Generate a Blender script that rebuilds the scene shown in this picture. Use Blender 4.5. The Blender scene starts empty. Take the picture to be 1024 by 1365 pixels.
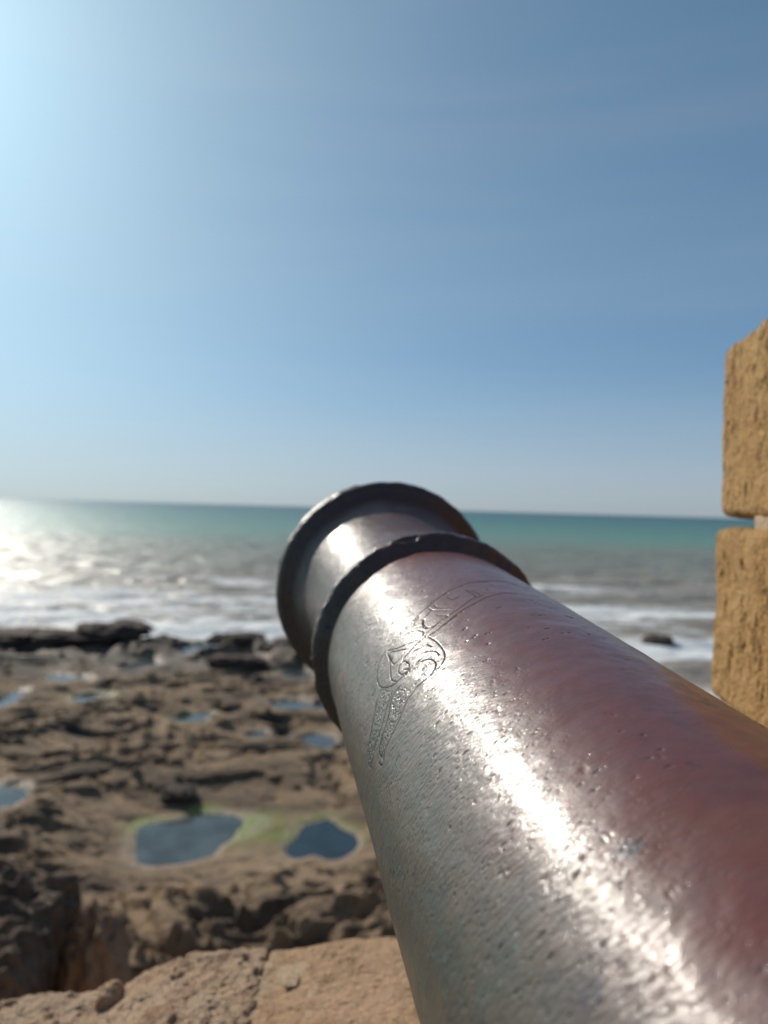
import bpy, math
import numpy as np
from mathutils import Matrix, Vector

scene = bpy.context.scene
R = math.radians

# ------------------------------------------------------------------ camera
SUN_AZ, SUN_EL = R(-37.5), R(30.5)          # azimuth from +Y towards +X
cam_d = bpy.data.cameras.new('camera')
cam = bpy.data.objects.new('camera', cam_d)
scene.collection.objects.link(cam)
cam_d.sensor_fit = 'VERTICAL'
cam_d.sensor_height = 36.0
cam_d.lens = 36.0 * 1027.0 / 1365.0
cam_d.clip_start = 0.02
cam_d.clip_end = 60000.0
cam.matrix_world = (Matrix.Rotation(R(90.0 - 0.25), 4, 'X') @ Matrix.Rotation(R(1.57), 4, 'Z'))
cam_d.dof.use_dof = True
cam_d.dof.focus_distance = 0.51
cam_d.dof.aperture_fstop = cam_d.lens / 5.0
scene.camera = cam

# ------------------------------------------------------------------ sky, sun, exposure
world = bpy.data.worlds.new('World')
scene.world = world
world.use_nodes = True
wn = world.node_tree
wn.nodes.clear()
sky = wn.nodes.new('ShaderNodeTexSky')
sky.sky_type = 'NISHITA'
sky.sun_disc = False
sky.sun_elevation = SUN_EL
sky.sun_rotation = SUN_AZ
sky.altitude = 0.0
sky.air_density = 0.55
sky.dust_density = 1.5
sky.ozone_density = 6.0
bg = wn.nodes.new('ShaderNodeBackground')
bg.inputs['Strength'].default_value = 0.15
wo = wn.nodes.new('ShaderNodeOutputWorld')
soft = wn.nodes.new('ShaderNodeGamma')          # hazy air: an even, softer sky
soft.inputs['Gamma'].default_value = 0.57
tint = wn.nodes.new('ShaderNodeMix')
tint.data_type, tint.blend_type = 'RGBA', 'MULTIPLY'
tint.inputs[0].default_value = 1.0
tint.inputs[7].default_value = (0.875, 1.215, 1.31, 1)
wn.links.new(sky.outputs['Color'], soft.inputs['Color'])
wn.links.new(soft.outputs['Color'], tint.inputs[6])
# thin cirrus drawn out along the horizon, all round the sky
wc = wn.nodes.new('ShaderNodeTexCoord')
wmap = wn.nodes.new('ShaderNodeMapping')
wmap.inputs['Scale'].default_value = (0.9, 0.9, 9.0)
wmap.inputs['Rotation'].default_value = (0.10, 0.06, 0)
wnz = wn.nodes.new('ShaderNodeTexNoise')
wnz.inputs['Scale'].default_value = 1.3
wnz.inputs['Detail'].default_value = 5
wnz.inputs['Distortion'].default_value = 0.4
wr = wn.nodes.new('ShaderNodeMapRange')
for k_, v_ in zip(('From Min', 'From Max', 'To Min', 'To Max'), (0.35, 0.75, 0.0, 0.08)):
    wr.inputs[k_].default_value = v_
cir = wn.nodes.new('ShaderNodeMix')
cir.data_type = 'RGBA'
cir.inputs[7].default_value = (4.6, 4.7, 4.8, 1)
wn.links.new(wc.outputs['Generated'], wmap.inputs['Vector'])
wn.links.new(wmap.outputs[0], wnz.inputs['Vector'])
wn.links.new(wnz.outputs['Fac'], wr.inputs['Value'])
wn.links.new(wr.outputs[0], cir.inputs[0])
wn.links.new(tint.outputs[2], cir.inputs[6])
# pale sea haze low down, the same all round the horizon
wsep = wn.nodes.new('ShaderNodeSeparateXYZ')
wn.links.new(wc.outputs['Generated'], wsep.inputs[0])
hz = wn.nodes.new('ShaderNodeMapRange')
hz.interpolation_type = 'SMOOTHERSTEP'
for k_, v_ in zip(('From Min', 'From Max', 'To Min', 'To Max'), (-0.02, 0.20, 0.5, 0.0)):
    hz.inputs[k_].default_value = v_
haze = wn.nodes.new('ShaderNodeMix')
haze.data_type = 'RGBA'
haze.inputs[7].default_value = (3.35, 3.5, 3.75, 1)
wn.links.new(wsep.outputs['Z'], hz.inputs['Value'])
wn.links.new(hz.outputs[0], haze.inputs[0])
wn.links.new(cir.outputs[2], haze.inputs[6])
wn.links.new(haze.outputs[2], bg.inputs['Color'])
wn.links.new(bg.outputs['Background'], wo.inputs['Surface'])

sun_d = bpy.data.lights.new('sun', 'SUN')
sun_d.energy = 4.2
sun_d.angle = R(0.53)
sun_d.color = (1.0, 0.93, 0.82)
sun = bpy.data.objects.new('sun', sun_d)
scene.collection.objects.link(sun)
sdir = Vector((math.sin(SUN_AZ) * math.cos(SUN_EL), math.cos(SUN_AZ) * math.cos(SUN_EL), math.sin(SUN_EL)))
sun.rotation_euler = sdir.to_track_quat('Z', 'Y').to_euler()
sun.location = sdir * 30

scene.view_settings.view_transform = 'Standard'
scene.view_settings.look = 'None'
scene.view_settings.gamma = 1.0
scene.view_settings.exposure = 0.0
scene.view_settings.use_curve_mapping = False

# ------------------------------------------------------------------ helpers: noise
_rng = np.random.default_rng(7)
_perm = np.concatenate([_rng.permutation(256)] * 3)
_g = _rng.normal(size=(256, 3))
_g /= np.linalg.norm(_g, axis=1)[:, None]

def perlin(p):
    """gradient noise of an (n,3) array, about -1..1"""
    p = np.asarray(p, float)
    i = np.floor(p).astype(int)
    f = p - i
    i &= 255
    w = f * f * f * (f * (f * 6 - 15) + 10)
    out = np.zeros(len(p))
    for cx in (0, 1):
        for cy in (0, 1):
            for cz in (0, 1):
                h = _perm[_perm[_perm[(i[:, 0] + cx) & 255] + ((i[:, 1] + cy) & 255)] + ((i[:, 2] + cz) & 255)]
                g = _g[h]
                dt = (g[:, 0] * (f[:, 0] - cx) + g[:, 1] * (f[:, 1] - cy) + g[:, 2] * (f[:, 2] - cz))
                out += dt * (w[:, 0] if cx else 1 - w[:, 0]) * (w[:, 1] if cy else 1 - w[:, 1]) * (w[:, 2] if cz else 1 - w[:, 2])
    return out * 1.5

def fbm(p, octaves=4, gain=0.5, lac=2.03):
    p = np.asarray(p, float)
    a, s = 1.0, np.zeros(len(p))
    for k in range(octaves):
        s += a * perlin(p + 17.3 * k)
        p = p * lac
        a *= gain
    return s

def ridged(p, octaves=4, gain=0.5, lac=2.1):
    p = np.asarray(p, float)
    a, s = 1.0, np.zeros(len(p))
    for k in range(octaves):
        s += a * (1 - 2 * np.abs(perlin(p + 9.1 * k)))
        p = p * lac
        a *= gain
    return s

def smooth(a, b, x):
    t = np.clip((x - a) / (b - a), 0, 1)
    return t * t * (3 - 2 * t)

# ------------------------------------------------------------------ helpers: objects
def mesh_obj(name, verts, faces, mat, parent=None, shade=True, uv=None, attrs=None):
    me = bpy.data.meshes.new(name)
    verts = np.asarray(verts, np.float32)
    faces = np.asarray(faces, np.int32) if not isinstance(faces, list) else faces
    if isinstance(faces, np.ndarray):
        n, k = faces.shape
        me.vertices.add(len(verts))
        me.vertices.foreach_set('co', verts.ravel())
        me.loops.add(n * k)
        me.loops.foreach_set('vertex_index', faces.ravel())
        me.polygons.add(n)
        me.polygons.foreach_set('loop_start', np.arange(0, n * k, k, dtype=np.int32))
        me.polygons.foreach_set('loop_total', np.full(n, k, np.int32))
    else:
        me.from_pydata([tuple(v) for v in verts], [], faces)
    me.update(calc_edges=True)
    me.validate()
    if uv is not None:
        idx = np.empty(len(me.loops), np.int32)
        me.loops.foreach_get('vertex_index', idx)
        lay = me.uv_layers.new(name='surface')
        lay.data.foreach_set('uv', np.asarray(uv, np.float32)[idx].ravel())
    for an, av in (attrs or {}).items():
        at = me.attributes.new(an, 'FLOAT', 'POINT')
        at.data.foreach_set('value', np.asarray(av, np.float32))
    me.polygons.foreach_set('use_smooth', np.full(len(me.polygons), shade))
    me.materials.append(mat)
    o = bpy.data.objects.new(name, me)
    scene.collection.objects.link(o)
    if parent is not None:
        o.parent = parent
    return o

def empty(name, loc=(0, 0, 0)):
    o = bpy.data.objects.new(name, None)
    o.location = loc
    o.empty_display_size = 0.1
    scene.collection.objects.link(o)
    return o

def tag(o, label=None, cat=None, group=None, kind=None):
    for k, v in (('label', label), ('category', cat), ('group', group), ('kind', kind)):
        if v:
            o[k] = v
    return o

def grid_faces(nr, nc, wrap=False):
    r, c = np.meshgrid(np.arange(nr - 1), np.arange(nc if wrap else nc - 1), indexing='ij')
    a = r * nc + c
    b = r * nc + (c + 1) % nc
    return np.stack([a, b, b + nc, a + nc], -1).reshape(-1, 4)

def rounded_box(size, seg, rad):
    """verts, outward normals, quads of a box with rounded edges, centred at 0"""
    hx = np.array(size) / 2.0
    V, Fc, off = [], [], 0
    for ax in range(3):
        u, v = (ax + 1) % 3, (ax + 2) % 3
        for sg in (-1, 1):
            a = np.linspace(-hx[u], hx[u], seg[u] + 1)
            b = np.linspace(-hx[v], hx[v], seg[v] + 1)
            A, B = np.meshgrid(a, b, indexing='ij')
            P = np.zeros((A.size, 3))
            P[:, u], P[:, v], P[:, ax] = A.ravel(), B.ravel(), sg * hx[ax]
            f = grid_faces(seg[u] + 1, seg[v] + 1)
            if sg < 0:
                f = f[:, ::-1]
            V.append(P)
            Fc.append(f + off)
            off += len(P)
    V = np.concatenate(V)
    Fc = np.concatenate(Fc)
    key = np.round(V * 1e6).astype(np.int64)
    _, first, inv = np.unique(key, axis=0, return_index=True, return_inverse=True)
    V = V[first]
    Fc = inv.ravel()[Fc]
    q = np.clip(V, -(hx - rad), hx - rad)
    n = V - q
    n /= np.linalg.norm(n, axis=1)[:, None]
    return q + n * rad, n, Fc

# ------------------------------------------------------------------ helpers: materials
class Mat:
    def __init__(self, name):
        self.m = bpy.data.materials.new(name)
        self.m.use_nodes = True
        self.t = self.m.node_tree
        self.p = self.t.nodes['Principled BSDF']
        self.out = self.t.nodes['Material Output']
    def n(self, typ, **kw):
        nd = self.t.nodes.new('ShaderNode' + typ)
        for k, v in kw.items():
            if hasattr(nd, k):
                setattr(nd, k, v)
        return nd
    def l(self, a, b):
        self.t.links.new(a, b)
    def put(self, sock, v):
        if hasattr(v, 'is_output'):
            self.l(v, sock)
        else:
            sock.default_value = v
    def coord(self, which='Object'):
        return self.n('TexCoord').outputs[which]
    def mapping(self, vec, scale=(1, 1, 1), rot=(0, 0, 0), loc=(0, 0, 0)):
        nd = self.n('Mapping')
        self.l(vec, nd.inputs['Vector'])
        nd.inputs['Scale'].default_value = scale
        nd.inputs['Rotation'].default_value = rot
        nd.inputs['Location'].default_value = loc
        return nd.outputs[0]
    def noise(self, vec, scale, detail=4, rough=0.55, dist=0.0):
        nd = self.n('TexNoise')
        self.l(vec, nd.inputs['Vector'])
        nd.inputs['Scale'].default_value = scale
        nd.inputs['Detail'].default_value = detail
        nd.inputs['Roughness'].default_value = rough
        nd.inputs['Distortion'].default_value = dist
        return nd.outputs['Fac']
    def vor(self, vec, scale, rnd=1.0, feature='F1'):
        nd = self.n('TexVoronoi', feature=feature)
        self.l(vec, nd.inputs['Vector'])
        nd.inputs['Scale'].default_value = scale
        nd.inputs['Randomness'].default_value = rnd
        return nd
    def ramp(self, fac, stops, interp='LINEAR'):
        nd = self.n('ValToRGB')
        self.l(fac, nd.inputs['Fac'])
        cr = nd.color_ramp
        cr.interpolation = interp
        while len(cr.elements) < len(stops):
            cr.elements.new(0.5)
        for e, (pos, col) in zip(cr.elements, stops):
            e.position = pos
            e.color = (col, col, col, 1) if isinstance(col, (int, float)) else (*col, 1)
        return nd.outputs['Color']
    def math(self, op, a, b=0.0, c=None, clamp=False):
        nd = self.n('Math', operation=op)
        nd.use_clamp = clamp
        self.put(nd.inputs[0], a)
        self.put(nd.inputs[1], b)
        if c is not None:
            self.put(nd.inputs[2], c)
        return nd.outputs[0]
    def rng(self, v, a, b, c=0.0, d=1.0, smooth=True):
        nd = self.n('MapRange')
        nd.interpolation_type = 'SMOOTHSTEP' if smooth else 'LINEAR'
        self.l(v, nd.inputs['Value'])
        for k, x in zip(('From Min', 'From Max', 'To Min', 'To Max'), (a, b, c, d)):
            nd.inputs[k].default_value = x
        return nd.outputs[0]
    def mix(self, fac, a, b, blend='MIX'):
        nd = self.n('Mix', data_type='RGBA', blend_type=blend)
        self.put(nd.inputs[0], fac)
        self.put(nd.inputs[6], (*a, 1) if isinstance(a, tuple) else a)
        self.put(nd.inputs[7], (*b, 1) if isinstance(b, tuple) else b)
        return nd.outputs[2]
    def attr(self, name):
        return self.n('Attribute', attribute_name=name).outputs['Fac']
    def bump(self, h, dist, strength=1.0, normal=None):
        nd = self.n('Bump')
        nd.inputs['Strength'].default_value = strength
        nd.inputs['Distance'].default_value = dist
        self.l(h, nd.inputs['Height'])
        if normal is not None:
            self.l(normal, nd.inputs['Normal'])
        return nd.outputs[0]
    def set(self, **kw):
        names = dict(color='Base Color', rough='Roughness', metal='Metallic', spec='Specular IOR Level', ior='IOR',
                     normal='Normal', coat='Coat Weight', coat_rough='Coat Roughness', trans='Transmission Weight',
                     coat_normal='Coat Normal', alpha='Alpha')
        for k, v in kw.items():
            s = self.p.inputs[names[k]]
            if isinstance(v, tuple) and len(v) == 3:
                v = (*v, 1)
            self.put(s, v)
        return self

# ------------------------------------------------------------------ materials
def mat_sandstone(name, c1, c2, c3, grain=1.0, pits=1.0, bump=0.004, drip=False):
    m = Mat(name)
    g = m.n('NewGeometry').outputs['Position']
    big = m.noise(g, 5.0, 5, 0.6)
    mid = m.noise(m.mapping(g, (1, 1, 0.45) if drip else (1, 1, 1)), 28.0, 5, 0.6)
    fine = m.noise(g, 330.0 * grain, 3, 0.6)
    col = m.mix(m.rng(big, 0.35, 0.65), c1, c2)
    col = m.mix(m.math('MULTIPLY', m.rng(mid, 0.5, 0.68), 0.55), col, c3)
    sp = m.rng(fine, 0.32, 0.68, 0.70, 1.18)
    mul = m.n('Mix', data_type='RGBA', blend_type='MULTIPLY')
    mul.inputs[0].default_value = 1.0
    m.l(col, mul.inputs[6])
    m.l(sp, mul.inputs[7])
    v = m.vor(m.mapping(g, (1, 1, 0.5) if drip else (1, 1, 1)), 95.0 * grain)
    holes = m.math('MULTIPLY', m.rng(v.outputs['Distance'], 0.05, 0.42, 1.0, 0.0), m.rng(mid, 0.45, 0.62))
    h = m.math('ADD', m.math('MULTIPLY', fine, 0.7), m.math('MULTIPLY', m.noise(g, 110.0 * grain, 4, 0.6), 1.1))
    h = m.math('SUBTRACT', h, m.math('MULTIPLY', holes, 0.9 * pits))
    m.set(color=mul.outputs[2], rough=0.92, spec=0.2, normal=m.bump(h, bump, 1.0))
    return m.m

SILL_STONE = mat_sandstone('sill sandstone', (0.51, 0.325, 0.19), (0.56, 0.37, 0.23), (0.31, 0.18, 0.10), bump=0.007)
SILL_WORN = mat_sandstone('weathered sandstone', (0.52, 0.34, 0.215), (0.56, 0.405, 0.275), (0.25, 0.13, 0.08), bump=0.009, pits=1.5)
WALL_STONE = mat_sandstone('ochre sandstone', (0.41, 0.24, 0.095), (0.45, 0.28, 0.115), (0.29, 0.155, 0.06), grain=0.55, bump=0.008, drip=True)
MORTAR = mat_sandstone('lime mortar', (0.48, 0.35, 0.22), (0.52, 0.40, 0.27), (0.40, 0.30, 0.19), bump=0.004)
PAVING = mat_sandstone('paving stone', (0.36, 0.27, 0.18), (0.42, 0.31, 0.21), (0.28, 0.20, 0.13))

def mat_rock(name, light, mid_c, dark, use_attr=False, scale=1.0):
    m = Mat(name)
    g = m.n('NewGeometry').outputs['Position']
    a = m.noise(g, 0.9 * scale, 6, 0.62)
    b = m.noise(g, 5.5 * scale, 6, 0.65)
    c = m.noise(g, 22.0 * scale, 4, 0.6)
    col = m.mix(m.rng(a, 0.38, 0.60), mid_c, light)
    col = m.mix(m.math('MULTIPLY', m.rng(b, 0.50, 0.66), 0.8), col, dark)
    if use_attr:
        col = m.mix(m.math('MULTIPLY', m.attr('weed_hollows'), 0.9), col, (0.055, 0.042, 0.031))
        col = m.mix(m.math('MULTIPLY', m.attr('sand'), 0.5), col, (0.34, 0.24, 0.15))
        alg = m.math('MULTIPLY', m.attr('algae'), m.rng(m.noise(g, 2.6, 6, 0.7), 0.40, 0.58, 0.38, 1.0))
        col = m.mix(alg, col, (0.19, 0.25, 0.035))
        rough = m.rng(m.attr('wet'), 0, 1, 0.9, 0.45)
    else:
        rough = 0.9
    h = m.math('ADD', m.math('MULTIPLY', b, 1.0), m.math('MULTIPLY', c, 0.35))
    m.set(color=col, rough=rough, spec=0.3, normal=m.bump(h, 0.10 / scale, 0.8))
    return m.m

SHELF = mat_rock('shore rock', (0.33, 0.222, 0.13), (0.215, 0.145, 0.088), (0.08, 0.057, 0.04), True)
DARK_ROCK = mat_rock('dark rock', (0.14, 0.10, 0.075), (0.095, 0.068, 0.054), (0.04, 0.031, 0.027), scale=2.0)
CRAG = mat_rock('crag rock', (0.17, 0.12, 0.085), (0.10, 0.070, 0.053), (0.04, 0.03, 0.026), scale=3.0)
BROWN_ROCK = mat_rock('brown rock', (0.36, 0.235, 0.15), (0.28, 0.18, 0.115), (0.15, 0.10, 0.07), scale=3.0)

def mat_sea():
    m = Mat('sea water')
    g = m.n('NewGeometry').outputs['Position']
    sep = m.n('SeparateXYZ')
    m.l(g, sep.inputs[0])
    lg = m.math('LOGARITHM', m.math('MAXIMUM', sep.outputs['Y'], 5.0), 10.0)
    wob = m.noise(m.mapping(g, (0.006, 0.03, 1)), 1.0, 4)
    f = m.math('ADD', m.math('DIVIDE', m.math('SUBTRACT', lg, 1.3), 2.2), m.math('MULTIPLY', m.math('SUBTRACT', wob, 0.5), 0.22))
    col = m.ramp(f, [(0.0, (0.30, 0.24, 0.185)), (0.23, (0.28, 0.24, 0.18)), (0.33, (0.20, 0.215, 0.15)),
                     (0.43, (0.11, 0.235, 0.165)), (0.62, (0.050, 0.16, 0.135)), (1.0, (0.018, 0.075, 0.095))])
    fo = m.attr('foam')
    n1 = m.noise(m.mapping(g, (0.45, 1.2, 1)), 1.0, 7, 0.68, 0.6)
    n2 = m.noise(m.mapping(g, (1, 1.6, 1)), 3.0, 5, 0.7)
    thr = m.math('ADD', fo, m.math('MULTIPLY', m.math('SUBTRACT', m.math('ADD', m.math('MULTIPLY', n1, 0.7), m.math('MULTIPLY', n2, 0.3)), 0.5), 2.4))
    fm = m.rng(thr, 0.36, 0.74)
    col = m.mix(fm, col, (0.74, 0.75, 0.74))
    w1 = m.noise(m.mapping(g, (0.5, 1.0, 1)), 1.1, 6, 0.62, 0.3)
    w2 = m.noise(m.mapping(g, (0.7, 1.0, 1)), 0.22, 4, 0.55, 0.2)
    far = m.rng(lg, 1.6, 3.0, 1.0, 0.35)
    h = m.math('ADD', m.math('MULTIPLY', w1, 0.32), m.math('MULTIPLY', w2, 0.9))
    m.set(color=col, rough=m.mix(fm, (0.36,) * 3, (0.75,) * 3), ior=1.333, spec=0.5, normal=m.bump(h, 1.0, 1.0))
    return m.m

def mat_pool(name, col):
    m = Mat(name)
    g = m.n('NewGeometry').outputs['Position']
    h = m.noise(m.mapping(g, (1, 1.5, 1)), 7.0, 3, 0.5)
    n = m.noise(g, 1.7, 4)
    c = m.mix(m.rng(n, 0.35, 0.65), col, tuple(x * 0.55 for x in col))
    m.set(color=c, rough=0.06, ior=1.333, spec=0.5, normal=m.bump(h, 0.012, 0.5))
    return m.m

SEA = mat_sea()
POOL = mat_pool('tide pool water', (0.085, 0.105, 0.105))
POOL_DEEP = mat_pool('deep tide pool water', (0.022, 0.042, 0.055))

def mat_barrel(name, ring=False):
    m = Mat(name)
    uv = m.n('UVMap', uv_map='surface').outputs[0]
    sep = m.n('SeparateXYZ')
    m.l(uv, sep.inputs[0])
    u, v = sep.outputs['X'], sep.outputs['Y']
    big = m.noise(uv, 9.0, 5, 0.6)
    med = m.noise(uv, 45.0, 5, 0.65)
    # patina: red-brown on the crown of the barrel, olive grey on the flank
    side = m.math('ADD', v, m.math('MULTIPLY', m.math('SUBTRACT', big, 0.5), 0.10))
    flank = m.rng(side, 0.055, 0.150)
    red = m.mix(m.rng(med, 0.35, 0.7), (0.150, 0.044, 0.034), (0.115, 0.040, 0.036))
    red = m.mix(m.math('MULTIPLY', m.rng(big, 0.5, 0.68), 0.5), red, (0.17, 0.060, 0.030))
    olive = m.mix(m.rng(med, 0.38, 0.62), (0.085, 0.074, 0.052), (0.058, 0.064, 0.050))
    olive = m.mix(m.math('MULTIPLY', m.rng(big, 0.52, 0.66), 0.7), olive, (0.12, 0.070, 0.052))
    verd = m.math('MULTIPLY', m.rng(m.noise(uv, 120.0, 4, 0.7), 0.60, 0.70), m.rng(m.noise(uv, 16.0, 3), 0.5, 0.62))
    olive = m.mix(m.math('MULTIPLY', verd, 0.7), olive, (0.10, 0.20, 0.16))
    col = m.mix(flank, red, olive)
    col = m.mix(m.rng(m.math('ADD', u, m.math('MULTIPLY', big, 0.04)), 0.30, 0.36, 0.5, 0.0), col, (0.040, 0.030, 0.028))   # darker towards the muzzle
    # dark spots where the paint has gone
    vs = m.vor(m.mapping(uv, (1, 1, 1)), 26.0)
    wob = m.noise(uv, 160.0, 4, 0.7)
    chip = m.math('ADD', vs.outputs['Distance'], m.math('MULTIPLY', wob, 0.34))
    sepc = m.n('SeparateColor')
    m.l(vs.outputs['Color'], sepc.inputs[0])
    chip = m.math('MULTIPLY', m.rng(chip, 0.325, 0.295, 0, 1), m.math('GREATER_THAN', sepc.outputs[0], 0.62))
    col = m.mix(m.math('MULTIPLY', chip, 0.8), col, (0.035, 0.028, 0.035))
    # relief: pits stretched round the barrel, hammered skin, turning marks
    def pits(su, sv, size, keep, seed):
        vv = m.mapping(uv, (su, sv, 1), (0, 0, 0.35), (seed, seed * 0.7, 0))
        vo = m.vor(vv, 1.0)
        sc = m.n('SeparateColor')
        m.l(vo.outputs['Color'], sc.inputs[0])
        w = m.noise(uv, 420.0, 3, 0.6)
        dd = m.math('ADD', vo.outputs['Distance'], m.math('MULTIPLY', m.math('SUBTRACT', w, 0.5), 0.30))
        return m.math('MULTIPLY', m.rng(dd, 0.02, size, 1.0, 0.0), m.math('GREATER_THAN', sc.outputs[1], keep))
    dens = m.rng(side, 0.03, 0.12, 0.16, 1.0)
    p1 = pits(150, 80, 0.24, 0.55, 3.1)
    p2 = pits(420, 190, 0.34, 0.45, 7.7)
    p3 = pits(60, 45, 0.17, 0.62, 1.3)
    clus = m.rng(m.noise(uv, 14.0, 4, 0.6), 0.40, 0.58)
    p1 = m.math('MULTIPLY', p1, clus)
    p3 = m.math('MULTIPLY', p3, m.rng(m.noise(uv, 7.0, 4, 0.6), 0.42, 0.56))
    ham = m.noise(m.mapping(uv, (330, 130, 1), (0, 0, 0.35)), 1.0, 4, 0.6)
    turn = m.noise(m.mapping(uv, (900, 22, 1)), 1.0, 3, 0.6)
    wav = m.noise(uv, 30.0, 3, 0.5)
    h = m.math('MULTIPLY', p1, -0.55)
    h = m.math('SUBTRACT', h, m.math('MULTIPLY', m.math('MULTIPLY', p2, dens), 0.45))
    h = m.math('SUBTRACT', h, m.math('MULTIPLY', p3, 0.6))
    h = m.math('ADD', h, m.math('MULTIPLY', m.math('MULTIPLY', ham, dens), 0.95))
    h = m.math('ADD', h, m.math('MULTIPLY', turn, 0.05))
    h = m.math('ADD', h, m.math('MULTIPLY', wav, 0.5))
    nrm = m.bump(h, 0.0022 if ring else 0.0009, 1.0)
    grime = m.math('MAXIMUM', m.math('MAXIMUM', p1, p3), m.math('MULTIPLY', m.math('MULTIPLY', p2, dens), 0.8))
    grime = m.math('MULTIPLY', m.rng(grime, 0.25, 0.8), 0.85)
    col = m.mix(grime, col, (0.018, 0.016, 0.014))
    ro = m.math('ADD', m.rng(med, 0.3, 0.7, 0.35, 0.46), m.math('MULTIPLY', grime, 0.3))
    if ring:
        col = m.mix(m.rng(med, 0.35, 0.7, 0.75, 0.25), col, (0.036, 0.029, 0.027))  # shadow on the rings mixed into their brown metal colour
        ro = m.rng(med, 0.3, 0.7, 0.28, 0.48)
        m.set(color=col, metal=0.1, rough=ro, spec=0.5, normal=nrm)
    else:
        ro = m.math('ADD', ro, m.math('MULTIPLY', flank, 0.12))
        m.set(color=col, metal=0.0, rough=ro, ior=1.46, spec=0.5, normal=nrm, coat=m.math('MULTIPLY', m.math('SUBTRACT', 1.0, grime), 0.30), coat_rough=0.105, coat_normal=nrm)
    return m.m

BARREL = mat_barrel('painted bronze')
RING = mat_barrel('bronze with painted shade', True)
gm = Mat('engraved groove')
gm.set(color=(0.04, 0.034, 0.030), rough=0.8, spec=0.05)
GROOVE = gm.m
wm = Mat('carriage timber')
wg = wm.mapping(wm.n('NewGeometry').outputs['Position'], (14, 2, 14))
wnz = wm.noise(wg, 2.0, 6, 0.6, 0.8)
wm.set(color=wm.mix(wnz, (0.11, 0.065, 0.035), (0.20, 0.125, 0.07)), rough=0.75, normal=wm.bump(wnz, 0.004))
TIMBER = wm.m

# ------------------------------------------------------------------ shore: rock shelf
SEA_Z = -5.5
POOLS = [(-2.82, 11.81, -5.115, 0.85, 0.88), (-0.83, 11.81, -5.115, 0.46, 0.80), (-6.31, 13.12, -5.14, 0.40, 0.52),
         (-9.58, 19.58, -5.266, 0.35, 1.1), (-4.46, 18.5, -5.245, 0.42, 0.51), (-1.95, 20.06, -5.275, 0.82, 0.6),
         (-1.30, 16.97, -5.215, 0.50, 0.42), (-7.81, 24.95, -5.37, 0.60, 1.0), (-7.0, 28.0, -5.41, 1.3, 1.3),
         (-9.17, 22.63, -5.325, 0.67, 0.56), (-2.66, 17.19, -5.219, 0.33, 0.33), (-7.59, 20.23, -5.278, 0.49, 0.5),
         (-4.74, 26.3, -5.406, 0.80, 1.2), (-2.6, 24.2, -5.36, 0.7, 0.8), (4.2, 14.5, -5.17, 0.9, 0.7)]

def pool_d(x, y, p, k):
    """normalised distance from a pool's centre with an uneven rim"""
    dx, dy = (x - p[0]) / p[3], (y - p[1]) / p[4]
    a = np.arctan2(dy, dx)
    w = 1 + 0.16 * np.sin(2 * a + k * 1.7) + 0.10 * np.sin(3 * a + k * 2.9) + 0.06 * np.sin(5 * a + k)
    return np.sqrt(dx * dx + dy * dy) / w

def shore_y(x):
    return np.interp(x, [-30, -12, -5, -1, 3, 8, 20, 40], [30, 29.5, 29, 27, 23.5, 20, 18.5, 18])

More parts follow.
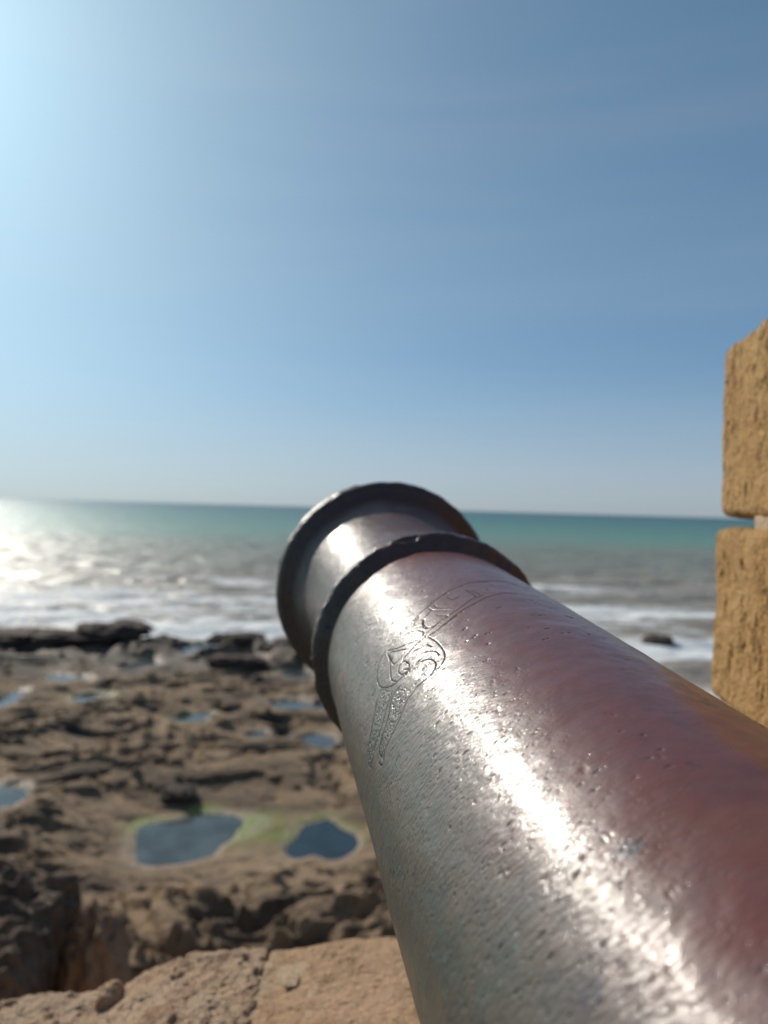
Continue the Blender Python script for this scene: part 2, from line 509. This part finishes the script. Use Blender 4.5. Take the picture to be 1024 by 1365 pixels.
def ground_z(x, y, full=False):
    x, y = np.asarray(x, float), np.asarray(y, float)
    q = np.stack([x, y, np.zeros_like(x)], 1)
    base = -5.0 - 0.35 * np.clip((y - 9) / 18, 0, 1)
    w = np.stack([perlin(q * 0.35 + 3), perlin(q * 0.35 + 40), np.zeros_like(x)], 1)
    qw = q + w * 0.9
    st = qw * np.array([0.55, 1.0, 1])                      # strata run along the shore
    big = fbm(st * 0.42, 3)
    rdg = ridged(st * 0.75 + 5, 4, 0.55)
    lump = fbm(st * 1.9 + 11, 4, 0.58)
    fine = ridged(qw * np.array([3.4, 5.2, 1]) + 2, 3, 0.55)
    near = smooth(13, 8.5, y)
    z = base + 0.17 * big + (0.10 + 0.09 * near) * rdg + (0.115 + 0.14 * near) * lump + 0.036 * fine
    ter = np.round((z + 0.05 * lump) / 0.17) * 0.17           # ledges
    z = z * 0.55 + ter * 0.45
    holes = smooth(0.30, 0.62, perlin(st * 1.15 + 77))
    z -= holes * 0.38
    algae, wet = np.zeros_like(x), smooth(20, 27, y) * 0.6
    dmin = np.full_like(x, 9.0)
    for k, p in enumerate(POOLS):
        dd = pool_d(x, y, p, k)
        dmin = np.minimum(dmin, dd)
        lev = p[2] + (0.07 if k >= 2 else 0.0)
        inner = lev - 0.16 * np.clip(1 - dd * dd, -0.25, 1)
        t = smooth(1.75, 1.02, dd)
        z = z - np.clip(z - lev - 0.06, 0, 1) * smooth(3.2, 1.4, dd) * 0.8
        z = z * (1 - t) + (inner + (0.02 if k < 2 else 0.085) * lump + (0.0 if k < 2 else 0.03) * rdg) * t
        if k < 2:
            algae = np.maximum(algae, smooth(1.55, 1.02, dd) * np.clip(0.7 + 1.4 * perlin(q * 1.6 + 13 + k) + 0.6 * lump, 0, 1) * smooth(-0.75, 0.1, (y - p[1]) / p[4]))
        elif k in (11, 4):
            algae = np.maximum(algae, 0.45 * smooth(1.6, 1.0, dd))
        wet = np.maximum(wet, smooth(1.35, 1.0, dd))
    bridge = np.exp(-(((x + 1.75) / 0.75) ** 2 + ((y - 12.0) / 0.55) ** 2))
    z = z * (1 - 0.85 * bridge) + (-5.06) * 0.85 * bridge
    algae = np.maximum(algae, np.clip(bridge * 1.2, 0, 1) * 0.8) * (0.55 + 0.45 * np.clip(0.5 + fine, 0, 1))
    sy = shore_y(x) + 1.1 * fbm(q * 0.4 + 21, 3)
    drop = np.clip(y - sy, 0, 10)
    rag = ridged(q * np.array([0.9, 1.3, 1]) + 51, 4, 0.6)
    z = z + np.exp(-((y - sy + 1.6) / 1.5) ** 2) * (0.10 + 0.24 * rag) * smooth(0.9, 1.5, dmin)
    z = z - 0.30 * drop - 0.02 * np.clip(y - sy + 2, 0, 2)
    foot = smooth(5.0, 2.0, y)
    z = z * (1 - foot) + -4.95 * foot
    if not full:
        return z
    weed_hollows = np.clip(smooth(-0.1, 0.35, fbm(st * 0.9 + 31, 3)) * 0.68 + smooth(21, 26, y) * 0.75 + holes * 0.8, 0, 1)  # dark weed in patches and near the surf; hollows darkened as well
    weed_hollows *= smooth(0.9, 1.4, dmin)
    sand = smooth(0.05, 0.5, perlin(st * 0.55 + 61)) * smooth(24, 18, y)
    sand = np.maximum(sand, 0.6 * smooth(1.9, 1.2, dmin) * smooth(16, 13, y))
    return z, algae, wet, weed_hollows, sand * (1 - 0.7 * weed_hollows)

nr, nc = 640, 460
yy = np.concatenate([np.linspace(1.45, 6.5, 40, endpoint=False), np.geomspace(6.5, 40, nr - 40)])
uu = np.linspace(-1, 1, nc)
Y, U = np.meshgrid(yy, uu, indexing='ij')
X = U * (5.0 + 0.62 * Y)
X, Y = X.ravel(), Y.ravel()
Z, ALG, WET, WEED_HOLLOWS, SAND = ground_z(X, Y, True)
g = mesh_obj('ground', np.stack([X, Y, Z], 1), grid_faces(nr, nc), SHELF,
             attrs=dict(algae=ALG, wet=WET, weed_hollows=WEED_HOLLOWS, sand=SAND))
tag(g, 'brown pitted rock shelf between the rampart and the surf', None, None, 'structure')

for k, p in enumerate(POOLS):
    n, rings = 48, 6
    a = np.linspace(0, 2 * np.pi, n, endpoint=False)
    w = 1 + 0.16 * np.sin(2 * a + k * 1.7) + 0.10 * np.sin(3 * a + k * 2.9) + 0.06 * np.sin(5 * a + k)
    lev = p[2] + (0.07 if k >= 2 else 0.0)
    V = [(p[0], p[1], lev)]
    for r in range(1, rings + 1):
        rr = (1.18 if k < 2 else 1.45) * r / rings
        V += [(p[0] + p[3] * rr * w[i] * math.cos(a[i]), p[1] + p[4] * rr * w[i] * math.sin(a[i]), lev) for i in range(n)]
    Fp = [(0, 1 + i, 1 + (i + 1) % n) for i in range(n)]
    for r in range(rings - 1):
        Fp += [(1 + r * n + i, 1 + (r + 1) * n + i, 1 + (r + 1) * n + (i + 1) % n, 1 + r * n + (i + 1) % n) for i in range(n)]
    o = mesh_obj('tide_pool', V, Fp, POOL_DEEP if k == 1 else POOL)
    tag(o, 'still water of a tide pool lying in the rock shelf', None, None, 'structure')

# ------------------------------------------------------------------ sea
ys = np.concatenate([np.geomspace(15.5, 170, 520, endpoint=False), np.geomspace(170, 30000, 70)])
us = np.linspace(-1, 1, 420)
Y, U = np.meshgrid(ys, us, indexing='ij')
X = U * (14 + 1.15 * Y)
X, Y = X.ravel(), Y.ravel()
q = np.stack([X, Y, np.zeros_like(X)], 1)
warp = 3.0 * perlin(q * 0.035) + 1.2 * perlin(q * 0.11 + 4)
ph1 = (Y + 0.10 * X + warp) * 2 * np.pi / 10.5
ph2 = (Y * 0.95 - 0.32 * X + warp * 0.7) * 2 * np.pi / 4.7
sw = np.sin(ph1)
crest = np.power(np.clip(0.5 + 0.5 * sw, 0, 1), 2.6)
amp = smooth(170, 60, Y) * smooth(16, 30, Y)
zz = amp * (0.22 * (crest - 0.35) * (0.6 + 0.6 * perlin(q * 0.06 + 9)) + 0.09 * np.sin(ph2) + 0.10 * fbm(q * 0.5, 3))
surf = smooth(85, 36, Y)
off = Y - shore_y(X)
edge = smooth(9, 0.5, off)
foam = surf * (0.42 + 0.24 * np.power(np.clip(0.5 + 0.5 * np.sin(ph1 - 0.5), 0, 1), 1.6)) + 0.35 * edge + 0.40 * surf * fbm(q * np.array([0.07, 0.13, 1]) + 30, 3)
foam = foam + 0.10 * smooth(130, 60, Y) * crest
s = mesh_obj('sea', np.stack([X, Y, SEA_Z + zz], 1), grid_faces(len(ys), len(us)), SEA, attrs=dict(foam=np.clip(foam, 0, 1)))
tag(s, 'green and grey sea with white surf breaking on the rock shelf', None, None, 'structure')

# ------------------------------------------------------------------ rocks
def rock(name, loc, size, mat, label, cat='rock', group=None, seed=0, seg=26, block=0.35, rough=0.22, rz=0.0, sink=0.25, taper=0.0, freq=1.6, parent=None):
    """an uneven boulder whose base is sunk into what it stands on; loc is the middle of its base"""
    V, N, Fc = rounded_box((1, 1, 1), (seg, seg, seg), block)
    a = ridged(V * freq + seed * 3.7, 4, 0.5) * 0.5 + fbm(V * freq * 0.8 + seed * 5.1, 3) * 0.6
    V = V + N * (rough * a)[:, None]
    V += N * (0.05 * fbm(V * 9 + seed, 3))[:, None]
    t = V[:, 2] + 0.5
    V[:, :2] *= (1 - taper * np.clip(t, 0, 1.2))[:, None]
    V[:, 2] = np.maximum(t, -sink)
    V = V * np.array(size)
    o = mesh_obj(name, V, Fc, mat, parent)
    o.location = loc
    o.rotation_euler = (0, 0, rz)
    if parent is None:
        tag(o, label, cat, group)
    return o

def gz1(x, y):
    return float(ground_z(np.array([x]), np.array([y]))[0])

# tall dark crag and the rounder one beside it, at the foot of the rampart
rock('rock_crag', (-2.86, 5.0, gz1(-2.86, 5.0)), (1.62, 1.2, 1.97), CRAG, 'tall dark crag with a sunlit top at the foot of the rampart', seed=2, seg=70, block=0.11, rough=0.055, sink=0.08, taper=0.06, freq=2.2)
rock('boulder', (-1.92, 5.3, gz1(-1.92, 5.3)), (0.46, 0.55, 1.72), BROWN_ROCK, 'rounded brown boulder leaning beside the tall dark crag', seed=5, seg=44, block=0.42, rough=0.06, sink=0.08, freq=1.8)
# outcrop at the water's edge
for i, (x, y, sx, sy, sz, lab) in enumerate([(-11.0, 27.3, 1.7, 1.3, 0.30, 'sloping dark rock at the surf, between the flat rock and the tallest one'), (-9.7, 27.8, 1.9, 1.4, 0.44, 'tallest dark ragged rock of the row at the edge of the surf'),
        (-8.2, 27.5, 1.6, 1.2, 0.38, 'dark ragged rock ending the surf row opposite the lowest flat rock'), (-12.9, 27.6, 1.7, 1.2, 0.20, 'lowest flat dark rock at the end of the surf row')]):
    rock('surf_line_rock', (x, y, gz1(x, y)), (sx, sy, sz), DARK_ROCK, lab, 'rock', 'dark rocks in a row along the surf line', seed=8 + 3 * i, seg=36, block=0.3, rough=0.30, sink=0.6, freq=2.4, rz=0.7 * i)
rock('surf_rock', (11.9, 33.0, SEA_Z), (1.0, 0.9, 0.38), DARK_ROCK, 'lone black rock awash in the white surf', seed=11, sink=1.2)
for i, (x, y, sx, sy, sz, lab) in enumerate([
        (-3.35, 13.1, 0.42, 0.4, 0.15, 'small dark rock on the far bank of the large tide pool'),
        (-5.3, 28.4, 1.5, 1.0, 0.32, 'low black rock in the shallows near the row of surf rocks'),
        (-2.9, 27.2, 1.3, 1.0, 0.32, 'low dark rock between two shallow pools at the surf line'),
        (-4.6, 24.6, 1.4, 0.8, 0.38, 'flat dark rock on the shelf inland of the surf line')]):
    rock('shore_rock', (x, y, gz1(x, y)), (sx, sy, sz), DARK_ROCK, lab, seed=20 + i, sink=0.6, rough=0.25, freq=2.6)

# ------------------------------------------------------------------ rampart: sill, merlon, walkway
walk = empty('walkway', (0, -1.6, -1.6))
V, N, Fc = rounded_box((9.0, 4.6, 0.25), (10, 10, 2), 0.02)
o = mesh_obj('walkway', V + np.array([0, -1.62, -1.725]), Fc, PAVING)
bpy.data.objects.remove(walk)
tag(o, 'pale stone gun platform behind the rampart', None, None, 'structure')

wall = tag(empty('rampart_wall', (0, 1.05, -5.2)), 'ochre sandstone rampart with a worn gun embrasure the cannon points through', 'wall')
WO = np.array([0, 1.05, -5.2])
def wpart(name, V, Fc, mat):
    return mesh_obj(name, V - WO, Fc, mat, wall)

V, N, Fc = rounded_box((9.0, 0.62, 4.1), (60, 8, 40), 0.02)
V = V + N * (0.012 * fbm(V * 5, 4))[:, None] + np.array([0, 1.05, -3.2])
wpart('core', V, Fc, WALL_STONE)

def sill_stone(x0, x1, y0, y1, ztop, zbot, seg, mat, seed, amp, pit, rad):
    sz = np.array([x1 - x0, y1 - y0, ztop - zbot])
    V, N, Fc = rounded_box(sz, seg, rad)
    V = V + np.array([(x0 + x1) / 2, (y0 + y1) / 2, (ztop + zbot) / 2])
    t = smooth(zbot + 0.05, ztop, V[:, 2])
    prof = np.interp(V[:, 0], [-1.9, -0.8, -0.666, -0.531, -0.450, -0.398, -0.331, -0.25, -0.156, -0.09, 0.032, 0.6],
                     [-0.155, -0.140, -0.132, -0.117, -0.100, -0.072, -0.044, -0.032, -0.030, -0.014, 0.0, 0.01])
    V[:, 2] += prof * t
    d = amp * fbm(V * 7 + seed, 5, 0.55) + amp * 0.35 * ridged(V * 26 + seed, 3)
    pn = fbm(V * np.array([34, 34, 34]) + seed * 2, 2)
    d -= pit * smooth(0.35, 0.8, pn) + pit * 0.5 * smooth(0.3, 0.6, fbm(V * 85 + seed, 2))
    V = V + N * d[:, None]
    return wpart('stone_block', V, Fc, mat)

sill_stone(-0.184, 0.575, 0.76, 1.385, -0.768, -1.17, (240, 220, 30), SILL_STONE, 1.0, 0.004, 0.0022, 0.010)
sill_stone(-0.99, -0.187, 0.76, 1.385, -0.768, -1.17, (260, 220, 30), SILL_WORN, 5.0, 0.008, 0.008, 0.010)
sill_stone(-1.85, -1.0, 0.76, 1.375, -0.768, -1.17, (90, 70, 12), SILL_WORN, 9.0, 0.010, 0.008, 0.030)
o = sill_stone(-0.30, -0.08, 0.80, 1.352, -0.7705, -1.16, (30, 90, 12), MORTAR, 3.0, 0.003, 0.003, 0.01)
o.name = 'mortar_joint'

def wall_block(x0, x1, y0, y1, z0, z1, seg, seed, lean=0.134, rad=0.016):
    sz = np.array([x1 - x0, y1 - y0, z1 - z0])
    V, N, Fc = rounded_box(sz, seg, rad)
    V = V + np.array([(x0 + x1) / 2, (y0 + y1) / 2, (z0 + z1) / 2])
    S = V * np.array([1, 1, 0.45])
    d = 0.0035 * fbm(S * 22 + seed, 4, 0.6) + 0.004 * fbm(V * 6 + seed, 3) - 0.004 * smooth(0.2, 0.7, fbm(S * 70 + seed, 3))
    V = V + N * d[:, None]
    V[:, 0] += (V[:, 1] - 1.38) * lean
    return wpart('stone_block', V, Fc, WALL_STONE)

wall_block(0.600, 1.35, 0.74, 1.385, 0.001, 0.307, (60, 200, 110), 1.0)
wall_block(0.594, 1.35, 0.74, 1.385, -0.318, -0.015, (60, 200, 110), 4.0)
wall_block(0.592, 1.35, 0.74, 1.385, -0.765, -0.330, (40, 120, 60), 7.0)
def mortar(x0, x1, y0, y1, z0, z1, seed):
    sz = np.array([x1 - x0, y1 - y0, z1 - z0])
    V, N, Fc = rounded_box(sz, (20, 80, 4), 0.003)
    V = V + np.array([(x0 + x1) / 2, (y0 + y1) / 2, (z0 + z1) / 2])
    V = V + N * (0.004 * fbm(V * 25 + seed, 4))[:, None]
    V[:, 0] += (V[:, 1] - 1.38) * 0.134
    wpart('mortar_joint', V, Fc, MORTAR)
mortar(0.604, 1.33, 0.76, 1.215, -0.024, 0.008, 1)
mortar(0.606, 1.33, 0.76, 1.36, -0.340, -0.308, 2)

rock('stone_fragment', (-0.452, 1.335, -0.895), (0.040, 0.042, 0.05), SILL_STONE, 'small broken stone lying on the worn sill of the embrasure', 'stone', seed=31, seg=16, sink=0.4, rough=0.15)
rock('shell_chip', (-0.133, 1.275, -0.7885), (0.026, 0.034, 0.003), MORTAR, 'flat pale chip stuck in the smooth sill stone', 'stone', seed=33, seg=10, sink=0.6, rough=0.05)

# ------------------------------------------------------------------ cannon
CP = np.array([0.00518294, 1.21050578, -0.12755491])
CD = np.array([0.17518793, -0.97708863, -0.12085944])
CD /= np.linalg.norm(CD)
UP = np.array([0, 0, 1.0]) - CD * CD[2]
UP /= np.linalg.norm(UP)
LF = np.cross(UP, -CD)
if LF[0] > 0:
    LF = -LF
SA, R0, KT = 0.3209, 0.1249, 0.00913
LEN = 2.45

def r_barrel(s):
    neck = 0.1205 + 0.0325 * np.exp(-np.clip(s - 0.006, 0, 9) / 0.058)
    chase = R0 + KT * (s - SA)
    r = np.where(s < SA, neck, chase)
    r = np.where(s < 0.0, 0.150, r)
    r = r + 0.012 * smooth(1.28, 1.30, s) + 0.010 * smooth(1.30, 2.2, s)
    for c, w, h in ((1.30, 0.022, 0.010), (1.86, 0.022, 0.010), (2.25, 0.03, 0.016)):
        r = r + h * np.exp(-((s - c) / w) ** 4)
    return r * np.where(s > 2.28, np.sqrt(np.clip(1 - ((s - 2.28) / (LEN - 2.28 + 0.012)) ** 2, 0.02, 1)), 1)

LINES = [
[(0.5483,0.602),(0.5516,0.713),(0.5506,0.808),(0.5535,0.893),(0.5556,0.961),(0.5610,1.015),(0.5716,1.059),(0.5845,1.076),(0.5980,1.069),(0.6119,1.028),(0.6204,0.980),(0.6244,0.926),(0.6275,0.864),(0.6279,0.810),(0.6299,0.762),(0.6351,0.723),(0.6434,0.702),(0.6506,0.703),(0.6569,0.726),(0.6592,0.763)],
[(0.5997,0.645),(0.6135,0.627),(0.6321,0.621),(0.6458,0.630),(0.6545,0.658),(0.6589,0.699),(0.6604,0.758),(0.6596,0.822),(0.6583,0.872),(0.6597,0.899),(0.6605,0.958),(0.6658,1.013),(0.6701,1.068),(0.6714,1.132),(0.6723,1.181),(0.6716,1.223),(0.6780,1.270),(0.6758,1.297),(0.6684,1.306)],
[(0.6018,1.073),(0.6066,1.127),(0.6152,1.188),(0.6230,1.254),(0.6277,1.321),(0.6324,1.372),(0.6419,1.411),(0.6490,1.405),(0.6528,1.384),(0.6490,1.319),(0.6465,1.261),(0.6461,1.195),(0.6409,1.136),(0.6342,1.080),(0.6303,1.033),(0.6256,1.011)],
[(0.6337,0.944),(0.6322,1.004),(0.6378,1.053),(0.6482,1.104),(0.6529,1.164),(0.6562,1.227),(0.6619,1.272),(0.6690,1.272)],
[(0.5588,0.910),(0.5737,0.835),(0.5826,0.776),(0.5885,0.724),(0.5910,0.677),(0.5861,0.650),(0.5776,0.658),(0.5708,0.687),(0.5638,0.728),(0.5629,0.764)],
[(0.5624,0.917),(0.5796,0.931),(0.5935,0.957),(0.6102,0.977),(0.6200,0.957)],
[(0.5891,0.799),(0.5771,0.852),(0.5666,0.904),(0.5854,0.922),(0.5928,0.907),(0.5941,0.848),(0.5908,0.802)],
[(0.6241,0.819),(0.6253,0.859),(0.6222,0.900),(0.6121,0.913),(0.6052,0.892),(0.6044,0.851),(0.6177,0.833),(0.6231,0.849),(0.6170,0.879)],
[(0.5583,0.685),(0.5558,0.639),(0.5590,0.602),(0.5700,0.625),(0.5667,0.661),(0.5643,0.692)],
[(0.5604,0.597),(0.5723,0.617),(0.5826,0.609),(0.5866,0.568)],
[(0.5891,0.414),(0.5957,0.509),(0.6000,0.597),(0.5949,0.685),(0.5973,0.761),(0.5995,0.840)],
[(0.5949,0.652),(0.5982,0.727),(0.5994,0.793),(0.6017,0.860)],
[(0.5498,0.610),(0.5563,0.685),(0.5551,0.767),(0.5573,0.853)],
[(0.6025,0.772),(0.6097,0.717),(0.6115,0.679),(0.6218,0.661)],
[(0.6183,0.736),(0.6234,0.697),(0.6327,0.662),(0.6415,0.658)],
[(0.6270,0.781),(0.6267,0.755),(0.6275,0.723)],
[(0.5534,0.736),(0.5499,0.673),(0.5440,0.598),(0.5373,0.507),(0.5287,0.423),(0.5205,0.323),(0.5145,0.229),(0.5087,0.135),(0.5093,0.055),(0.5059,-0.036),(0.5028,-0.145),(0.5100,-0.210)],
[(0.5978,0.641),(0.5975,0.576),(0.5936,0.505),(0.5877,0.422),(0.5810,0.332),(0.5745,0.250),(0.5662,0.163),(0.5609,0.089),(0.5574,0.019),(0.5568,-0.074)],
[(0.5905,0.634),(0.5868,0.561),(0.5809,0.438),(0.5734,0.345),(0.5632,0.261),(0.5568,0.155)],
[(0.5427,0.477),(0.5518,0.471),(0.5659,0.401)],
[(0.5437,0.520),(0.5530,0.506),(0.5705,0.423)],
[(0.5678,0.512),(0.5805,0.460)],
[(0.5358,0.368),(0.5466,0.347),(0.5443,0.295)],
[(0.5311,0.222),(0.5537,0.208),(0.5586,0.220)],
[(0.5360,0.198),(0.5535,0.169)],
[(0.5376,0.092),(0.5421,0.088)],
[(0.5567,0.585),(0.5546,0.551),(0.5509,0.514)],
[(0.5634,0.612),(0.5729,0.627),(0.5822,0.617),(0.5868,0.561)],
]  # engraved crest: (distance along the barrel, angle round it)

def densify(L, step=0.0005):
    L = np.array(L, float)
    # smooth with Catmull-Rom
    P = np.vstack([2 * L[0] - L[1], L, 2 * L[-1] - L[-2]])
    out = []
    for i in range(1, len(P) - 2):
        n = max(2, int(np.hypot(*((P[i + 1] - P[i]) * [1, 0.128])) / step))
        t = np.linspace(0, 1, n, endpoint=False)[:, None]
        out.append(0.5 * (2 * P[i] + (P[i + 1] - P[i - 1]) * t + (2 * P[i - 1] - 5 * P[i] + 4 * P[i + 1] - P[i + 2]) * t ** 2
                          + (3 * P[i] - P[i - 1] - 3 * P[i + 1] + P[i + 2]) * t ** 3))
    out.append(L[-1:])
    return np.concatenate(out)

DL = [densify(L) for L in LINES]
rg = np.random.default_rng(3)
# stippled ground between the strokes of the ribbon tails and the shield
dots = []
for a, b, n in ((LINES[2][:7], LINES[2][:6:-1], 150), (LINES[3], LINES[1][9:17], 150), (LINES[0][10:16], LINES[1][2:9], 60)):
    A_, B_ = densify(a), densify(b)
    for _ in range(n):
        t, w = rg.random(), 0.12 + 0.76 * rg.random()
        pa, pb = A_[int(t * (len(A_) - 1))], B_[int(t * (len(B_) - 1))]
        dots.append(pa * (1 - w) + pb * w)
dots = np.array(dots)

sl = np.unique(np.round(np.concatenate([np.linspace(-0.03, 0.30, 130), np.linspace(0.30, 0.495, 110), np.arange(0.495, 0.695, 0.00045),
                                        np.linspace(0.695, 1.15, 210), np.linspace(1.15, 1.45, 60), np.linspace(1.45, LEN, 110)]), 5))
tl = np.unique(np.round(np.concatenate([np.linspace(-math.pi, -0.8, 50), np.linspace(-0.8, -0.25, 90), np.arange(-0.25, 1.46, 0.0037),
                                        np.linspace(1.46, 2.1, 90), np.linspace(2.1, math.pi, 30)]), 5))
S, T = np.meshgrid(sl, tl, indexing='ij')
S, T = S.ravel(), T.ravel()
rad = r_barrel(S)
pc = np.stack([rad * np.cos(T), rad * np.sin(T), S], 1)
rad = rad + 0.0007 * fbm(pc * 14, 3) + 0.00025 * fbm(pc * 60, 2)
# grooves and stipple pressed into the metal
depth = np.zeros_like(rad)
ns, nt = len(sl), len(tl)
D2 = depth.reshape(ns, nt)
def press(s0, t0, w, dep):
    i0, i1 = np.searchsorted(sl, [s0 - 2 * w, s0 + 2 * w])
    j0, j1 = np.searchsorted(tl, [t0 - 2 * w / 0.128, t0 + 2 * w / 0.128])
    if i1 <= i0 or j1 <= j0:
        return
    dd = ((sl[i0:i1, None] - s0) ** 2 + ((tl[None, j0:j1] - t0) * 0.128) ** 2) / (w * w)
    D2[i0:i1, j0:j1] = np.maximum(D2[i0:i1, j0:j1], dep * np.exp(-dd))
for L in DL:
    for a, b in L:
        press(a, b, 0.00055, 0.00034)
for a, b in dots:
    press(a, b, 0.0007, 0.0005)
for _ in range(420):                                          # deeper corrosion pits
    a, b = rg.uniform(0.0, 1.1), rg.uniform(-0.7, 1.9)
    w = rg.uniform(0.0006, 0.0013)
    for k in range(rg.integers(1, 4)):
        press(a + rg.normal() * w * 0.8, b + (k * 1.1 * w + rg.normal() * w) / 0.128, w, 0.45 * w)
rad = rad - D2.ravel()
def barrel_xyz(s, t, r):
    return CP + s[:, None] * CD + (r * np.cos(t))[:, None] * UP + (r * np.sin(t))[:, None] * LF

BASE = CP + 1.5 * CD
cannon = tag(empty('cannon', BASE), 'old bronze cannon barrel with worn red-brown paint and an engraved crest', 'cannon')
Vb = barrel_xyz(S, T, rad) - BASE
Fb = grid_faces(ns, nt)
barrel = mesh_obj('barrel', Vb, Fb, BARREL, cannon, uv=np.stack([S, T * 0.128], 1))
barrel['label'] = 'tapering barrel with pitted glossy paint, red-brown above and grey on the flank'

def lathe(name, prof, mat, parent, nth=420, seed=0.0, chip=0.0, label=None):
    prof = np.array(prof, float)
    t = np.linspace(-math.pi, math.pi, nth)
    Sx, Tx = np.meshgrid(np.arange(len(prof)), t, indexing='ij')
    Tx = Tx.ravel()
    ss, rr = prof[Sx.ravel(), 0], prof[Sx.ravel(), 1]
    q = np.stack([np.cos(Tx) * 0.14, np.sin(Tx) * 0.14, ss], 1)
    rb = rr - rr.min()
    c = chip * (0.5 * fbm(q * 60 + seed, 3) - 1.5 * smooth(0.25, 0.7, fbm(q * np.array([16, 16, 40]) + seed, 2)))
    rr = rr + c * np.clip(rb / 0.012, 0, 1)
    ss = ss + chip * 0.7 * fbm(q * 22 + seed + 5, 3) * np.clip(rb / 0.012, 0, 1)
    o = mesh_obj(name, barrel_xyz(ss, Tx, rr) - BASE, grid_faces(len(prof), nth), mat, parent, uv=np.stack([ss, Tx * 0.14], 1))
    if label:
        o['label'] = label
    return o

def arc_prof(pts, n=5):
    pts = np.array(pts, float)
    i = np.linspace(0, len(pts) - 1, (len(pts) - 1) * n + 1)
    return np.stack([np.interp(i, np.arange(len(pts)), pts[:, 0]), np.interp(i, np.arange(len(pts)), pts[:, 1])], 1)

lathe('muzzle_lip', arc_prof([(0.06, 0.045), (-0.034, 0.060), (-0.040, 0.075), (-0.040, 0.145), (-0.038, 0.160), (-0.030, 0.1675), (-0.014, 0.1700), (0.000, 0.1702), (0.006, 0.168),
                              (0.011, 0.163), (0.0135, 0.156), (0.017, 0.150), (0.022, 0.140), (0.024, 0.120)]), RING, cannon, seed=2.0, chip=0.0022,
      label='flared rim at the mouth of the barrel, darkened with painted shade')
lathe('bore', [(0.06, 0.046), (0.3, 0.046), (0.9, 0.046), (0.9, 0.001)], RING, cannon, nth=60)
lathe('astragal_ring', arc_prof([(0.298, 0.112), (0.300, 0.124), (0.304, 0.1285), (0.308, 0.131), (0.310, 0.1375), (0.313, 0.1408), (0.318, 0.1414), (0.323, 0.1405), (0.3265, 0.1380),
                                 (0.329, 0.1345), (0.3315, 0.1300), (0.334, 0.1262), (0.336, 0.121), (0.337, 0.112)]), RING, cannon, seed=6.0, chip=0.0034,
      label='chipped raised ring round the neck of the muzzle, darkened with painted shade')

# dark strip standing just proud of each groove of the crest
Vg, Fg, off = [], [], 0
for L in DL:
    L = L[::3] if len(L) > 8 else L
    a, b = L[:, 0], L[:, 1]
    du = np.gradient(a)
    dv = np.gradient(b) * 0.128
    ln = np.hypot(du, dv) + 1e-9
    nu, nv = -dv / ln, du / ln
    wd = 0.00045 * (0.7 + 0.6 * rg.random(len(a)))
    rr = r_barrel(a) + 0.00003
    qq = np.stack([r_barrel(a) * np.cos(b), r_barrel(a) * np.sin(b), a], 1)
    rr = rr + 0.0007 * fbm(qq * 14, 3) + 0.00025 * fbm(qq * 60, 2)
    rows = []
    for sg, lift in ((-1, 0.0), (0, 0.00012), (1, 0.0)):
        rows.append(barrel_xyz(a + sg * nu * wd, b + sg * nv * wd / 0.128, rr + lift) - BASE)
    n = len(a)
    Vg.append(np.concatenate(rows))
    Fg.append(grid_faces(3, n) + off)
    off += 3 * n
eng = mesh_obj('engraved_crest', np.concatenate(Vg), np.concatenate(Fg), GROOVE, barrel)
eng['label'] = 'engraved crest with a shield, strap and stippled ribbon tails'

def tube(name, p0, p1, r, mat, parent, origin, n=32):
    p0, p1 = np.array(p0, float), np.array(p1, float)
    ax = (p1 - p0) / np.linalg.norm(p1 - p0)
    e1 = np.cross(ax, [0.3, 0.2, 0.93])
    e1 /= np.linalg.norm(e1)
    e2 = np.cross(ax, e1)
    a = np.linspace(0, 2 * np.pi, n, endpoint=False)
    ring = np.cos(a)[:, None] * e1 + np.sin(a)[:, None] * e2
    V, prof = [], [(0, 0.02), (0, 0.93), (0.04, 1), (0.96, 1), (1, 0.93), (1, 0.02)]
    for t, k in prof:
        V.append(p0 + (p1 - p0) * t + ring * r * k)
    return mesh_obj(name, np.concatenate(V) - origin, grid_faces(len(prof), n, True), mat, parent)

# trunnions and cascabel, and the timber carriage the gun lies on
TR = CP + 1.5 * CD
side = np.cross(CD, UP)
for sg in (-1, 1):
    t = tube('trunnion', TR + side * sg * 0.10, TR + side * sg * 0.30, 0.055, RING, cannon, BASE)
    t.data.materials[0] = RING
kn = lathe('cascabel', [(2.42, 0.02), (2.43, 0.035), (2.47, 0.032), (2.49, 0.05), (2.52, 0.062), (2.55, 0.05), (2.57, 0.02), (2.572, 0.002)], RING, cannon, nth=48)

car = tag(empty('gun_carriage', (TR[0], TR[1], -1.6)), 'low timber carriage carrying the cannon on the gun platform', 'carriage')
CO = np.array([TR[0], TR[1], -1.6])
ang = math.atan2(CD[0], -CD[1])
M3 = np.array(Matrix.Rotation(ang, 3, 'Z'))
def cpart(name, size, loc):
    V, N, Fc = rounded_box(size, (6, 12, 10), 0.012)
    return mesh_obj(name, (V + np.array(loc)) @ M3.T, Fc, TIMBER, car)
zt = TR[2] + 1.6
for sg in (-1, 1):
    cpart('cheek', (0.09, 1.25, zt - 0.20), (sg * 0.235, -0.25, (zt - 0.20) / 2 + 0.155))
cpart('bed', (0.38, 1.1, 0.10), (0, -0.3, 0.36))
for yv in (0.15, -0.62):
    cpart('axle', (0.78, 0.11, 0.11), (0, yv, 0.15))
    for sg in (-1, 1):
        c = M3 @ np.array([sg * 0.36, yv, 0.15]) + CO
        dv = M3 @ np.array([sg * 0.09, 0, 0])
        tube('wheel', c - dv * 0.3, c + dv * 0.7, 0.15, TIMBER, car, CO, 40)
